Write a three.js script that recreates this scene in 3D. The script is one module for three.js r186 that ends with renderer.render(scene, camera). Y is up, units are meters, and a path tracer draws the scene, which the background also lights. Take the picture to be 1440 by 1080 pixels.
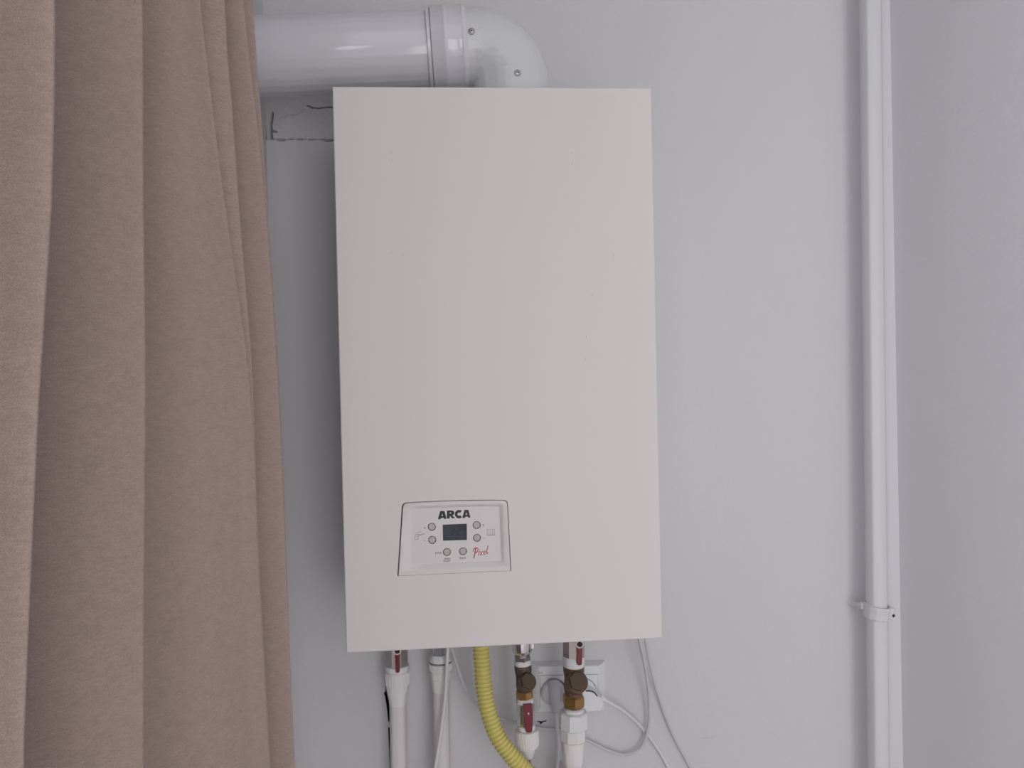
import * as THREE from 'three';
import { mergeGeometries, toCreasedNormals } from 'three/addons/utils/BufferGeometryUtils.js';
import { RoundedBoxGeometry } from 'three/addons/geometries/RoundedBoxGeometry.js';
import { RectAreaLightUniformsLib } from 'three/addons/lights/RectAreaLightUniformsLib.js';

// ---------- camera, sky, daylight, exposure ----------
const scene = new THREE.Scene();
const camera = new THREE.PerspectiveCamera(53.0, 1440 / 1080, 0.05, 60);
camera.rotation.order = 'YXZ';
camera.position.set(-0.05494, 1.54037, 1.21753);
camera.rotation.set(-0.01058, -0.0714, -0.02229);
const renderer = new THREE.WebGLRenderer();
renderer.toneMapping = THREE.LinearToneMapping;
renderer.toneMappingExposure = 0.54;
renderer.shadowMap.enabled = true;
scene.background = new THREE.Color(0.80, 0.92, 1.08);
RectAreaLightUniformsLib.init();
// three windows, all showing pale sky, cooler on the left: one to the left past the curtain, a wide and a slim one in the wall behind the camera
const ROOM = { x0: -0.34, x1: 0.6656, xl: -0.95, xr: 2.6, nook: 1.25, pier: 0.45, slope: 0.40, z1: 3.4, h: 2.7 };
const W1 = { a0: 1.35, a1: 3.15, y0: 0.55, y1: 2.40, sky: [6.3, 6.7, 7.15] };     // left wall, a = z
const W2 = { a0: 0.24, a1: 1.24, y0: 0.25, y1: 2.35, sky: [6.4, 6.2, 6.1] };     // front wall, a = x
const W3 = { a0: -0.30, a1: -0.07, y0: 0.95, y1: 2.25, sky: [6.4, 6.2, 6.1] };   // front wall, a = x
function daylight(w, x, z, tx, tz) {
  const l = new THREE.RectAreaLight(new THREE.Color(...w.sky.map((v) => v / 6)), 6, w.a1 - w.a0, w.y1 - w.y0);
  l.position.set(x, (w.y0 + w.y1) / 2, z); l.lookAt(tx, l.position.y, tz); l.castShadow = true; scene.add(l);
}
daylight(W1, ROOM.xl - 0.03, (W1.a0 + W1.a1) / 2, 9, (W1.a0 + W1.a1) / 2);
for (const w of [W2, W3]) daylight(w, (w.a0 + w.a1) / 2, ROOM.z1 + 0.03, (w.a0 + w.a1) / 2, -9);

// ---------- helpers ----------
let seed = 7;
const rnd = () => { seed = (seed * 1664525 + 1013904223) >>> 0; return seed / 4294967296; };
const taken = {};
function numbered(n) { const k = taken[n] = (taken[n] ?? -1) + 1; return k ? `${n}_${String(k).padStart(3, '0')}` : n; }
function thing(name, label, category, [x, y, z] = [0, 0, 0], group) {
  const o = new THREE.Group(); o.name = numbered(name); o.position.set(x, y, z);
  o.userData = { label, category }; if (group) o.userData.group = group;
  scene.add(o); return o;
}
function part(name, geo, mat, parent, label) {
  const m = new THREE.Mesh(Array.isArray(geo) ? join(geo) : geo, mat);
  m.name = name; m.castShadow = m.receiveShadow = true;
  if (label) m.userData.label = label;
  parent.add(m); return m;
}
function struct(name, geo, mat, label) {
  const m = new THREE.Mesh(Array.isArray(geo) ? join(geo) : geo, mat);
  m.name = name; m.castShadow = m.receiveShadow = true; m.userData.kind = 'structure';
  if (label) m.userData.label = label;
  scene.add(m); return m;
}
function join(list) {
  return mergeGeometries(list.map((g) => {
    g = g.index ? g.toNonIndexed() : g;
    if (!g.attributes.uv) g.setAttribute('uv', new THREE.BufferAttribute(new Float32Array(g.attributes.position.count * 2), 2));
    for (const k of Object.keys(g.attributes)) if (!['position', 'normal', 'uv'].includes(k)) g.deleteAttribute(k);
    return g;
  }));
}
// uv in metres, by the axis that the face looks along
function metreUV(g) {
  g = g.index ? g.toNonIndexed() : g;
  const p = g.attributes.position, n = g.attributes.normal, uv = new Float32Array(p.count * 2);
  for (let i = 0; i < p.count; i++) {
    const ax = Math.abs(n.getX(i)), ay = Math.abs(n.getY(i)), az = Math.abs(n.getZ(i));
    uv[2 * i] = az >= ax && az >= ay ? p.getX(i) : ax >= ay ? p.getZ(i) : p.getX(i);
    uv[2 * i + 1] = ay > ax && ay > az ? p.getZ(i) : p.getY(i);
  }
  g.setAttribute('uv', new THREE.BufferAttribute(uv, 2)); return g;
}
const box = (x0, x1, y0, y1, z0, z1) => new THREE.BoxGeometry(x1 - x0, y1 - y0, z1 - z0).translate((x0 + x1) / 2, (y0 + y1) / 2, (z0 + z1) / 2);
const rbox = (x0, x1, y0, y1, z0, z1, r = 0.001, s = 2) => new RoundedBoxGeometry(x1 - x0, y1 - y0, z1 - z0, s, r).translate((x0 + x1) / 2, (y0 + y1) / 2, (z0 + z1) / 2);
// turned profile [[radius, height], ...] about y
const turned = (pts, seg = 40, crease = 0.55) => toCreasedNormals(new THREE.LatheGeometry(pts.map(([r, y]) => new THREE.Vector2(Math.max(r, 1e-5), y)), seg), crease);
// prism with n sides and chamfered ends, between y0 and y1
function prism(n, r, y0, y1, c = 0.0012, turn = 0) {
  const g = new THREE.LatheGeometry([[1e-5, y0], [r - c, y0], [r, y0 + c * 0.8], [r, y1 - c * 0.8], [r - c, y1], [1e-5, y1]].map(([a, b]) => new THREE.Vector2(a, b)), n);
  return toCreasedNormals(g.rotateY(turn), 0.2);
}
const V = (x, y, z) => new THREE.Vector3(x, y, z);
const spline = (pts) => new THREE.CatmullRomCurve3(pts.map((p) => V(...p)), false, 'centripetal');
// tube along a curve; radius(t, length so far) may vary
function sweep(curve, n, radius, seg = 16) {
  const f = curve.computeFrenetFrames(n, false), L = curve.getLength(), pos = [], idx = [], uv = [], P = V(0, 0, 0);
  for (let i = 0; i <= n; i++) {
    curve.getPointAt(i / n, P);
    const r = typeof radius === 'function' ? radius(i / n, L * i / n) : radius;
    for (let j = 0; j <= seg; j++) {
      const a = 2 * Math.PI * j / seg, c = Math.cos(a) * r, s = Math.sin(a) * r, N = f.normals[i], B = f.binormals[i];
      pos.push(P.x + N.x * c + B.x * s, P.y + N.y * c + B.y * s, P.z + N.z * c + B.z * s); uv.push(L * i / n, r * a);
    }
  }
  const w = seg + 1;
  for (let i = 0; i < n; i++) for (let j = 0; j < seg; j++) { const a = i * w + j; idx.push(a, a + 1, a + w, a + 1, a + w + 1, a + w); }
  for (const [i, flip] of [[0, 0], [n, 1]]) {
    const c = pos.length / 3; curve.getPointAt(i / n, P); pos.push(P.x, P.y, P.z); uv.push(0, 0);
    for (let j = 0; j < seg; j++) { const a = i * w + j; flip ? idx.push(c, a, a + 1) : idx.push(c, a + 1, a); }
  }
  const g = new THREE.BufferGeometry();
  g.setAttribute('position', new THREE.Float32BufferAttribute(pos, 3)); g.setAttribute('uv', new THREE.Float32BufferAttribute(uv, 2));
  g.setIndex(idx); g.computeVertexNormals(); return g;
}
// turns geometry built along +y so that +y points along d, then moves it
function aim(g, d, at) {
  return g.applyQuaternion(new THREE.Quaternion().setFromUnitVectors(V(0, 1, 0), V(...d).normalize())).translate(...at);
}
const poly = (pts) => new THREE.Shape(pts.map(([x, y]) => new THREE.Vector2(x, y)));
const path = (pts) => new THREE.Path(pts.map(([x, y]) => new THREE.Vector2(x, y)));

// ---------- textures ----------
function lattice(size, cells, s) {
  const v = []; let k = s; const r = () => { k = (k * 1103515245 + 12345) % 2147483648; return k / 2147483648; };
  for (let i = 0; i < cells * cells; i++) v.push(r());
  return (x, y) => {
    const fx = x / size * cells, fy = y / size * cells, x0 = Math.floor(fx), y0 = Math.floor(fy);
    const sx = fx - x0, sy = fy - y0, u = sx * sx * (3 - 2 * sx), w = sy * sy * (3 - 2 * sy);
    const at = (i, j) => v[((i % cells + cells) % cells) + ((j % cells + cells) % cells) * cells];
    return (at(x0, y0) * (1 - u) + at(x0 + 1, y0) * u) * (1 - w) + (at(x0, y0 + 1) * (1 - u) + at(x0 + 1, y0 + 1) * u) * w;
  };
}
function dataTex(size, fn, srgb, perMetre) {
  const d = new Uint8Array(size * size * 4);
  for (let y = 0; y < size; y++) for (let x = 0; x < size; x++) {
    const c = fn(x, y), i = 4 * (y * size + x);
    for (let k = 0; k < 3; k++) d[i + k] = Math.max(0, Math.min(255, c[k])); d[i + 3] = 255;
  }
  const t = new THREE.DataTexture(d, size, size); t.wrapS = t.wrapT = THREE.RepeatWrapping;
  t.magFilter = THREE.LinearFilter; if (srgb) t.colorSpace = THREE.SRGBColorSpace;
  if (perMetre) t.repeat.set(perMetre, perMetre); t.needsUpdate = true; return t;
}
const grey = (v) => { v = Math.max(0, Math.min(255, v * 255)); return [v, v, v]; };
const la = lattice(512, 9, 11), lb = lattice(512, 31, 23), lc = lattice(512, 128, 37), ld = lattice(512, 256, 41);
const plasterBump = dataTex(512, (x, y) => grey(0.5 * la(x, y) + 0.25 * lb(x, y) + 0.15 * lc(x, y) + 0.1 * ld(x, y)), false, 1.6);
const weaveColor = dataTex(512, (x, y) => {
  const k = 0.86 + 0.12 * (0.2 * lb(x, y) + 0.3 * lc(x * 0.25, y) + 0.5 * ld(x * 0.25, y * 2)) + (rnd() - 0.5) * 0.12;
  return [255 * k, 252 * k, 250 * k];
}, true, 7);
const weaveBump = dataTex(512, (x, y) => grey(0.5 + 0.22 * Math.sin(x * Math.PI / 2) * Math.sin(y * Math.PI / 2) + (rnd() - 0.5) * 0.4), false, 7);

// ---------- materials ----------
const S = (o) => new THREE.MeshStandardMaterial(o), lin = (r, g, b) => new THREE.Color().setRGB(r, g, b);
const M = {
  wall: S({ color: lin(0.665, 0.653, 0.672), roughness: 0.85, bumpMap: plasterBump, bumpScale: 0.0012 }),
  raw: S({ color: lin(0.10, 0.09, 0.088), roughness: 0.95 }),
  ceiling: S({ color: lin(0.75, 0.75, 0.74), roughness: 0.9 }),
  floor: S({ color: lin(0.58, 0.52, 0.50), roughness: 0.6 }),
  frame: S({ color: lin(0.78, 0.78, 0.78), roughness: 0.4 }),
  glass: new THREE.MeshPhysicalMaterial({ color: 0xffffff, roughness: 0, transmission: 1, thickness: 0, ior: 1.5 }),
  boiler: S({ color: lin(0.765, 0.715, 0.705), roughness: 0.5 }),
  boilerSide: S({ color: lin(0.74, 0.71, 0.71), roughness: 0.5 }),
  panel: S({ color: lin(0.745, 0.70, 0.70), roughness: 0.45 }),
  button: S({ color: lin(0.50, 0.475, 0.46), roughness: 0.5 }),
  dark: S({ color: lin(0.03, 0.028, 0.03), roughness: 0.8 }),
  flue: S({ color: lin(0.70, 0.69, 0.73), roughness: 0.07 }),
  elbow: S({ color: lin(0.69, 0.695, 0.71), roughness: 0.24 }),
  gasket: S({ color: lin(0.25, 0.24, 0.25), roughness: 0.7 }),
  screw: S({ color: lin(0.45, 0.44, 0.44), roughness: 0.35, metalness: 0.9 }),
  paintPipe: S({ color: lin(0.665, 0.66, 0.672), roughness: 0.45 }),
  paintOldPipe: S({ color: lin(0.72, 0.69, 0.69), roughness: 0.55 }),
  plastic: S({ color: lin(0.80, 0.78, 0.77), roughness: 0.4 }),
  plasticCool: S({ color: lin(0.76, 0.77, 0.78), roughness: 0.4 }),
  tape: S({ color: lin(0.78, 0.75, 0.74), roughness: 0.7 }),
  nickel: S({ color: lin(0.55, 0.50, 0.47), roughness: 0.3, metalness: 0.95 }),
  chrome: S({ color: lin(0.72, 0.72, 0.74), roughness: 0.14, metalness: 1 }),
  steel: S({ color: lin(0.33, 0.31, 0.30), roughness: 0.4, metalness: 0.9 }),
  brass: S({ color: lin(0.40, 0.24, 0.10), roughness: 0.38, metalness: 0.85 }),
  brassDull: S({ color: lin(0.17, 0.105, 0.07), roughness: 0.5, metalness: 0.6 }),
  brassDark: S({ color: lin(0.13, 0.095, 0.07), roughness: 0.55, metalness: 0.5 }),
  red: S({ color: lin(0.17, 0.005, 0.016), roughness: 0.4 }),
  hose: S({ color: lin(0.70, 0.62, 0.19), roughness: 0.42 }),
  cable: S({ color: lin(0.74, 0.72, 0.73), roughness: 0.5 }),
  cableGrey: S({ color: lin(0.60, 0.58, 0.62), roughness: 0.45 }),
  plug: S({ color: lin(0.62, 0.61, 0.64), roughness: 0.4 }),
  copper: S({ color: lin(0.34, 0.22, 0.15), roughness: 0.45, metalness: 0.7 }),
  black: S({ color: lin(0.012, 0.012, 0.014), roughness: 0.5 }),
  velvet: new THREE.MeshPhysicalMaterial({ color: lin(0.455, 0.355, 0.318), roughness: 0.95, map: weaveColor, bumpMap: weaveBump, bumpScale: 0.0004, sheen: 0.45, sheenRoughness: 0.3, sheenColor: lin(0.60, 0.50, 0.45), side: THREE.DoubleSide }),
};

// ---------- the setting ----------
{
  const x0 = ROOM.x0, x1 = ROOM.x1, h = ROOM.h, z1 = ROOM.z1, t = 0.12;
  // back wall with the open chase cracks beside the first pipe and the torn spot under the outlet
  const back = poly([[x0 - t, -0.1], [ROOM.xr + t, -0.1], [ROOM.xr + t, h + 0.1], [x0 - t, h + 0.1]]);
  back.holes.push(path([[-0.1790, 1.0690], [-0.1775, 1.0600], [-0.1748, 1.0545], [-0.1722, 1.0440], [-0.1702, 1.0300], [-0.1706, 1.0010], [-0.1748, 1.0008], [-0.1764, 1.0200], [-0.1782, 1.0360], [-0.1790, 1.0415], [-0.1800, 1.0440], [-0.1802, 1.0475], [-0.1783, 1.0480], [-0.1778, 1.0545], [-0.1788, 1.0620]]));
  back.holes.push(path([[-0.1753, 0.9920], [-0.1715, 0.9915], [-0.1692, 0.9600], [-0.1686, 0.9200], [-0.1690, 0.7800], [-0.1738, 0.7800], [-0.1741, 0.9200], [-0.1746, 0.9600]]));
  back.holes.push(path([[0.0599, 0.9905], [0.0622, 0.9885], [0.0640, 0.9893], [0.0668, 0.9880], [0.0760, 0.9898], [0.0748, 0.9880], [0.0700, 0.9868], [0.0655, 0.9835], [0.0642, 0.9845], [0.0648, 0.9868], [0.0612, 0.9872]]));
  back.holes.push(path([[x0 - 0.0005, 1.908], [-0.19, 1.908], [-0.19, 1.998], [x0 - 0.0005, 1.998]]));
  const wall = struct('wall_back', metreUV(new THREE.ExtrudeGeometry(back, { depth: 0.04, bevelEnabled: false }).translate(0, 0, -0.04)), [M.wall, M.raw]);
  part('wall_core', box(x0 - t, ROOM.xr + t, -0.1, h + 0.1, -t, -0.0405), M.dark, wall);
  // scratches and dabs of paint on the plaster
  part('paint_ridge', sweep(spline([[0.3253, 0.9460, -0.0003], [0.335, 0.9467, 0.0003], [0.343, 0.9469, 0], [0.350, 0.9476, 0.0002], [0.3583, 0.9472, -0.0003]]), 20, (t) => 0.0009 * Math.sin(Math.PI * (0.1 + 0.8 * t)), 8), M.wall, wall);
  // rough filler band under the flue pipe: a ragged lip along its lower edge and cracks across it
  const nx = 260, ny = 160, X0 = -0.3405, X1 = -0.19, Y0 = 1.908, Y1 = 1.998, pos = [], idx = [];
  const n1 = lattice(512, 24, 5), n2 = lattice(512, 80, 9);
  const crack = (x, y, pts, w, d) => {
    let best = 1;
    for (let i = 1; i < pts.length; i++) {
      const [ax, ay] = pts[i - 1], [bx, by] = pts[i], u = Math.max(0, Math.min(1, ((x - ax) * (bx - ax) + (y - ay) * (by - ay)) / ((bx - ax) ** 2 + (by - ay) ** 2)));
      best = Math.min(best, Math.hypot(x - ax - u * (bx - ax), y - ay - u * (by - ay)));
    }
    return d * Math.exp(-((best / w) ** 2));
  };
  for (let j = 0; j <= ny; j++) for (let i = 0; i <= nx; i++) {
    const x = X0 + (X1 - X0) * i / nx, y = Y0 + (Y1 - Y0) * j / ny;
    const edge = 1.9150 + 0.0010 * (n1((x + 1) * 3000, 3) - 0.5) + 0.0012 * (n2((x + 1) * 2200, 50) - 0.5);
    const e = (y - edge) / 0.002, on = e < -1 ? 0 : e > 1 ? 1 : 0.5 + 0.5 * Math.sin(e * Math.PI / 2);
    const up = Math.max(0, y - edge), top = Math.min(1, (1.998 - y) / 0.004), jx = x + 0.0012 * (n2(y * 3000, x * 900 + 40) - 0.5), jy = y + 0.0022 * (n2((x + 1) * 3000, 77) - 0.5) + 0.003 * (n1((x + 1) * 1800, 9) - 0.5);
    let hgt = top * on * (-0.0075 * Math.exp(-up / 0.022) + 0.0012) + 0.0030 * Math.exp(-(((y - edge + 0.0006) / 0.0011) ** 2)) * (0.4 + 0.9 * n2((x + 1) * 1400, 120));
    hgt += top * on * (0.0012 * (n1((x + 1) * 900, y * 900) - 0.5) + 0.0006 * (n2((x + 1) * 1500, y * 1500) - 0.5));
    hgt -= 0.002 * Math.exp(-(((y - edge + 0.0028) / 0.0008) ** 2)) * Math.max(0, n1((x + 1) * 1500, 60) - 0.45) * 3;
    hgt -= on * crack(jx, jy, [[-0.324, 1.9445], [-0.315, 1.948], [-0.302, 1.951], [-0.290, 1.955], [-0.280, 1.960]], 0.0006, 0.0010);
    hgt -= on * crack(jx, jy, [[-0.276, 1.965], [-0.270, 1.9625], [-0.262, 1.962], [-0.252, 1.963], [-0.235, 1.964]], 0.0007, 0.0018);
    hgt -= crack(jx, jy, [[-0.3300, 1.954], [-0.3308, 1.946], [-0.3322, 1.940], [-0.3330, 1.930], [-0.3328, 1.917]], 0.0010, 0.010);
    hgt -= on * crack(jx, jy, [[-0.3330, 1.930], [-0.327, 1.9265], [-0.325, 1.926]], 0.0007, 0.003);
    pos.push(x, y, hgt);
    if (i && j) { const w = nx + 1, a = j * w + i; idx.push(a - w - 1, a - w, a, a - w - 1, a, a - 1); }
  }
  const g = new THREE.BufferGeometry(); g.setAttribute('position', new THREE.Float32BufferAttribute(pos, 3)); g.setIndex(idx); g.computeVertexNormals();
  part('plaster_patch', metreUV(g), M.wall, wall, 'rough cracked filler band under the flue pipe');

  // right wall: a short pier beside the boiler niche, the room opens beyond it
  const xl = ROOM.xl, xr = ROOM.xr, B = h + 0.1;
  // (its face stands at a slightly open angle to the back wall)
  const px = x1 + ROOM.pier * ROOM.slope;
  struct('wall_right', metreUV(new THREE.ExtrudeGeometry(poly([[x1, 0], [px, -ROOM.pier], [xr + t, -ROOM.pier], [xr + t, 0]]), { depth: B + 0.1, bevelEnabled: false }).rotateX(-Math.PI / 2).translate(0, -0.1, 0)), M.wall);
  struct('wall_far_right', metreUV(box(xr, xr + t, -0.1, B, ROOM.pier, z1 + t)), M.wall);
  // left wall: thick pier of the niche, pierced by the flue; further out the wall with the window
  const turnX = (g, x) => g.applyMatrix4(new THREE.Matrix4().makeBasis(V(0, 0, 1), V(0, 1, 0), V(-1, 0, 0))).translate(x, 0, 0);
  const side = poly([[0, -0.1], [ROOM.nook, -0.1], [ROOM.nook, B], [0, B]]);
  const hole = new THREE.Path(); hole.absarc(0.1430, 1.9808, 0.0530, 0, Math.PI * 2); side.holes.push(hole);
  struct('wall_left', metreUV(turnX(new THREE.ExtrudeGeometry(side, { depth: x0 - xl + t, bevelEnabled: false, curveSegments: 32 }), x0)), M.wall);
  const opening = (w) => path([[w.a0, w.y0], [w.a1, w.y0], [w.a1, w.y1], [w.a0, w.y1]]);
  const far = poly([[ROOM.nook, -0.1], [z1 + t, -0.1], [z1 + t, B], [ROOM.nook, B]]); far.holes.push(opening(W1));
  struct('wall_far_left', metreUV(turnX(new THREE.ExtrudeGeometry(far, { depth: t, bevelEnabled: false }), xl)), M.wall);
  const fr = poly([[xl - t, -0.1], [xr + t, -0.1], [xr + t, B], [xl - t, B]]); fr.holes.push(opening(W2), opening(W3));
  struct('wall_front', metreUV(new THREE.ExtrudeGeometry(fr, { depth: t, bevelEnabled: false }).translate(0, 0, z1)), M.wall);
  struct('floor', metreUV(box(xl - t, xr + t, -t, 0, 0, z1 + t)), M.floor);
  struct('ceiling', metreUV(box(xl - t, xr + t, h, h + t, 0, z1 + t)), M.ceiling);
  // windows: frame and pane, built flat in x and turned into their wall
  [[W1, (g) => turnX(g, xl)], [W2, (g) => g.translate(0, 0, z1)], [W3, (g) => g.translate(0, 0, z1)]].forEach(([w, put], i) => {
    const e = 0.045, bars = [box(w.a0, w.a0 + e, w.y0, w.y1, 0.05, 0.1), box(w.a1 - e, w.a1, w.y0, w.y1, 0.05, 0.1), box(w.a0 + e, w.a1 - e, w.y0, w.y0 + e, 0.05, 0.1), box(w.a0 + e, w.a1 - e, w.y1 - e, w.y1, 0.05, 0.1)];
    const f = struct('window_' + (i + 1), put(join(bars)), M.frame);
    part('window_pane', put(box(w.a0 + e, w.a1 - e, w.y0 + e, w.y1 - e, 0.073, 0.077)), M.glass, f);
  });
}

// ---------- boiler ----------
const quadRing = (c, r, n = 7) => {           // rounded quad: corners in order, radius per corner
  const out = [];
  c.forEach((p, i) => {
    const a = c[(i + c.length - 1) % c.length], b = c[(i + 1) % c.length], R = r[i];
    const da = V(a[0] - p[0], a[1] - p[1], 0).normalize(), db = V(b[0] - p[0], b[1] - p[1], 0).normalize();
    const half = Math.acos(da.dot(db)) / 2, d = R / Math.tan(half);
    const s = [p[0] + da.x * d, p[1] + da.y * d], e = [p[0] + db.x * d, p[1] + db.y * d];
    for (let k = 0; k <= n; k++) { const t = k / n, u = 1 - t; out.push([u * u * s[0] + 2 * u * t * p[0] + t * t * e[0], u * u * s[1] + 2 * u * t * p[1] + t * t * e[1]]); }
    for (let k = 1; k < 8; k++) {                   // points along the side, so that it can bow
      const nx = c[(i + 1) % c.length], nn = c[(i + 2) % c.length], dn = V(p[0] - nx[0], p[1] - nx[1], 0).normalize(), dm = V(nn[0] - nx[0], nn[1] - nx[1], 0).normalize();
      const dd = r[(i + 1) % c.length] / Math.tan(Math.acos(dn.dot(dm)) / 2), f = [nx[0] + dn.x * dd, nx[1] + dn.y * dd];
      out.push([e[0] + (f[0] - e[0]) * k / 8, e[1] + (f[1] - e[1]) * k / 8]);
    }
  });
  return out.map(([x, y]) => [x, y + 0.0014 * (1 - ((x + 0.06) / 0.068) ** 2) * Math.max(0, (y - 1.30) / 0.084)]);
};
{
  const B = thing('wall_boiler', 'white enamelled wall-hung gas boiler with a small control panel low on its front', 'boiler', [0, 1.2, 0]);
  const b = (g) => g.translate(0, -1.2, 0);
  const y0 = 1.2, y1 = 1.9026, w = 0.2;
  const outer = [[-0.1255, 1.3842], [-0.1335, 1.2936], [0.0074, 1.2946], [0.0050, 1.3834]];
  const cut = [[-0.1267, 1.3850], [-0.1347, 1.29355], [0.0081, 1.2944], [0.0056, 1.3841]];
  const rr = [0.0065, 0.0004, 0.0004, 0.0065];
  // front cover: face with the cut-out for the panel, small rolled edge, returns on four sides
  const inner = poly([[-w + 0.0018, y0 + 0.0018], [w - 0.0018, y0 + 0.0018], [w - 0.0018, y1 - 0.0018], [-w + 0.0018, y1 - 0.0018]]);
  inner.holes.push(path(quadRing(cut, rr)));
  const sheet = new THREE.ExtrudeGeometry(inner, { depth: 0.004, bevelEnabled: false }).translate(0, 0, 0.246);
  const rim = (() => {                               // rolled edge, from the face round to the returns
    const ring = [], N = 6, pos = [], idx = [];
    for (let k = 0; k <= N; k++) { const a = k / N * Math.PI / 2; ring.push([0.0018 * (1 - Math.sin(a)), 0.25 - 0.0018 * (1 - Math.cos(a))]); }
    ring.push([0, 0.232]);
    for (const [ins, z] of ring) for (const [sx, sy] of [[-1, -1], [1, -1], [1, 1], [-1, 1]]) pos.push(sx * (w - ins), (sy < 0 ? y0 + ins : y1 - ins), z);
    for (let k = 0; k < ring.length - 1; k++) for (let s = 0; s < 4; s++) { const a = k * 4 + s, c = k * 4 + (s + 1) % 4; idx.push(a, a + 4, c, c, a + 4, c + 4); }
    const g = new THREE.BufferGeometry(); g.setAttribute('position', new THREE.Float32BufferAttribute(pos, 3)); g.setIndex(idx);
    return toCreasedNormals(g, 0.7);
  })();
  const specks = [];
  part('front_cover', b(join([sheet, rim])), M.boiler, B);
  part('casing', b(rbox(-w + 0.001, w - 0.001, y0 + 0.002, y1 - 0.001, 0.006, 0.2345, 0.0015)), M.boilerSide, B);
  // scuffs: tiny dark flecks on the enamel
  for (const [x, y, l] of [[-0.129, 1.8205, 0.004], [-0.1285, 1.8125, 0.003], [0.096, 1.8200, 0.003], [0.0965, 1.8060, 0.0035], [-0.132, 1.697, 0.003], [-0.118, 1.694, 0.0025], [0.147, 1.690, 0.0035], [0.118, 1.640, 0.003], [0.110, 1.588, 0.003], [0.108, 1.560, 0.0025]])
    specks.push(rbox(x - 0.00022, x + 0.00022, y - l / 2, y + l / 2, 0.2497, 0.25012, 0.0002, 1));
  part('scuff', b(join(specks)), S({ color: lin(0.42, 0.38, 0.37), roughness: 0.7 }), B);

  // control panel: flange, raised slope, flat face with holes for the keys and the display
  const P = part('control_panel', (() => {
    const rings = [[outer, 0.236], [outer, 0.2490], [outer.map(([x, y]) => [x + (x < -0.06 ? 0.0006 : -0.0006), y + (y > 1.34 ? -0.0006 : 0.0002)]), 0.2501],
      [[[-0.1208, 1.3800], [-0.1272, 1.2985], [0.0016, 1.2990], [0.0002, 1.3794]], 0.2506],
      [[[-0.1190, 1.3785], [-0.1238, 1.3015], [-0.0008, 1.3020], [-0.0014, 1.3779]], 0.2500],
      [[[-0.1165, 1.3766], [-0.1192, 1.3050], [-0.0030, 1.3054], [-0.0042, 1.3762]], 0.2470],
      [[[-0.1150, 1.3757], [-0.1172, 1.3064], [-0.0042, 1.3068], [-0.0052, 1.3753]], 0.2464]];
    const R = [rr, rr, rr, [0.005, 0.003, 0.003, 0.005], [0.004, 0.003, 0.003, 0.004], [0.003, 0.002, 0.002, 0.003], [0.003, 0.002, 0.002, 0.003]];
    const loops = rings.map(([c, z], i) => quadRing(c, R[i]).map(([x, y]) => [x, y, z])), n = loops[0].length, pos = loops.flat(2), idx = [];
    for (let k = 0; k < loops.length - 1; k++) for (let s = 0; s < n; s++) { const a = k * n + s, c = k * n + (s + 1) % n; idx.push(a, c, a + n, c, c + n, a + n); }
    const g = new THREE.BufferGeometry(); g.setAttribute('position', new THREE.Float32BufferAttribute(pos, 3)); g.setIndex(idx);
    return b(toCreasedNormals(g, 0.9));
  })(), M.panel, B);
  const faceZ = 0.2464, fx0 = -0.125, fx1 = 0.005, fy0 = 1.298, fy1 = 1.380;
  // from the label sheet's measured layout (1 unit = 0.89 mm) to metres on the panel
  const at = (px, py) => [-0.1252 + 0.00089 * (px - 567) - 0.00002 * (py - 708), 1.3841 - 0.000031 * (px - 567) - 0.000898 * (py - 708)];
  const keys = [[606.7, 741.4], [607.3, 759.8], [670.0, 739.0], [670.5, 757.0], [628.0, 776.8], [650.6, 775.8]].map(([x, y]) => at(x, y));
  const lcd = [at(622, 738.4), at(656, 737), at(656.2, 760), at(622.4, 761)];
  const shape = poly(quadRing([[-0.1150, 1.3757], [-0.1172, 1.3064], [-0.0042, 1.3068], [-0.0052, 1.3753]], [0.003, 0.002, 0.002, 0.003]));
  for (const [x, y] of keys) { const p = new THREE.Path(); p.absarc(x, y, 0.0050, 0, Math.PI * 2); shape.holes.push(p); }
  shape.holes.push(path(lcd));
  const cv = document.createElement('canvas'); cv.width = 2048; cv.height = 1292;
  const c = cv.getContext('2d'), K = 2048 / (fx1 - fx0);
  const T = (px, py) => { const [x, y] = at(px, py); return [(x - fx0) * K, (fy1 - y) * K]; };
  const C5 = (x, y) => T(560 + x / 9, 700 + y / 9);
  c.fillStyle = '#e0dada'; c.fillRect(0, 0, 2048, 1292);
  const fill = (pts, col) => { c.fillStyle = col; c.beginPath(); pts.forEach(([x, y], i) => (i ? c.lineTo(...C5(x, y)) : c.moveTo(...C5(x, y)))); c.closePath(); c.fill(); };
  const ink = '#17131f', paper = '#e0dada';
  const letterA = (x, y, w, h, sk) => {
    fill([[x, y + h], [x + w * 0.27, y], [x + w * 0.74, y], [x + w, y + h - sk], [x + w * 0.70, y + h - sk * 0.8], [x + w * 0.66, y + h * 0.84], [x + w * 0.37, y + h * 0.86], [x + w * 0.32, y + h]], ink);
    fill([[x + w * 0.42, y + h * 0.63], [x + w * 0.50, y + h * 0.30], [x + w * 0.59, y + h * 0.62]], paper);
  };
  letterA(497, 172, 112, 104, 5);
  letterA(806, 158, 106, 102, 5);
  fill([[612, 168], [665, 164], [690, 170], [705, 186], [705, 206], [694, 222], [680, 229], [716, 262], [676, 265], [648, 233], [648, 267], [612, 269]], ink);
  fill([[648, 190], [662, 189], [669, 197], [662, 206], [648, 208]], paper);
  c.strokeStyle = ink; c.lineCap = 'butt'; c.lineWidth = 33 / 9 * 0.00089 * K; c.beginPath();
  { const [cx, cy] = C5(766, 212); c.arc(cx, cy, 37 / 9 * 0.00089 * K, -0.85, 0.85, true); } c.stroke();
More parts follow.
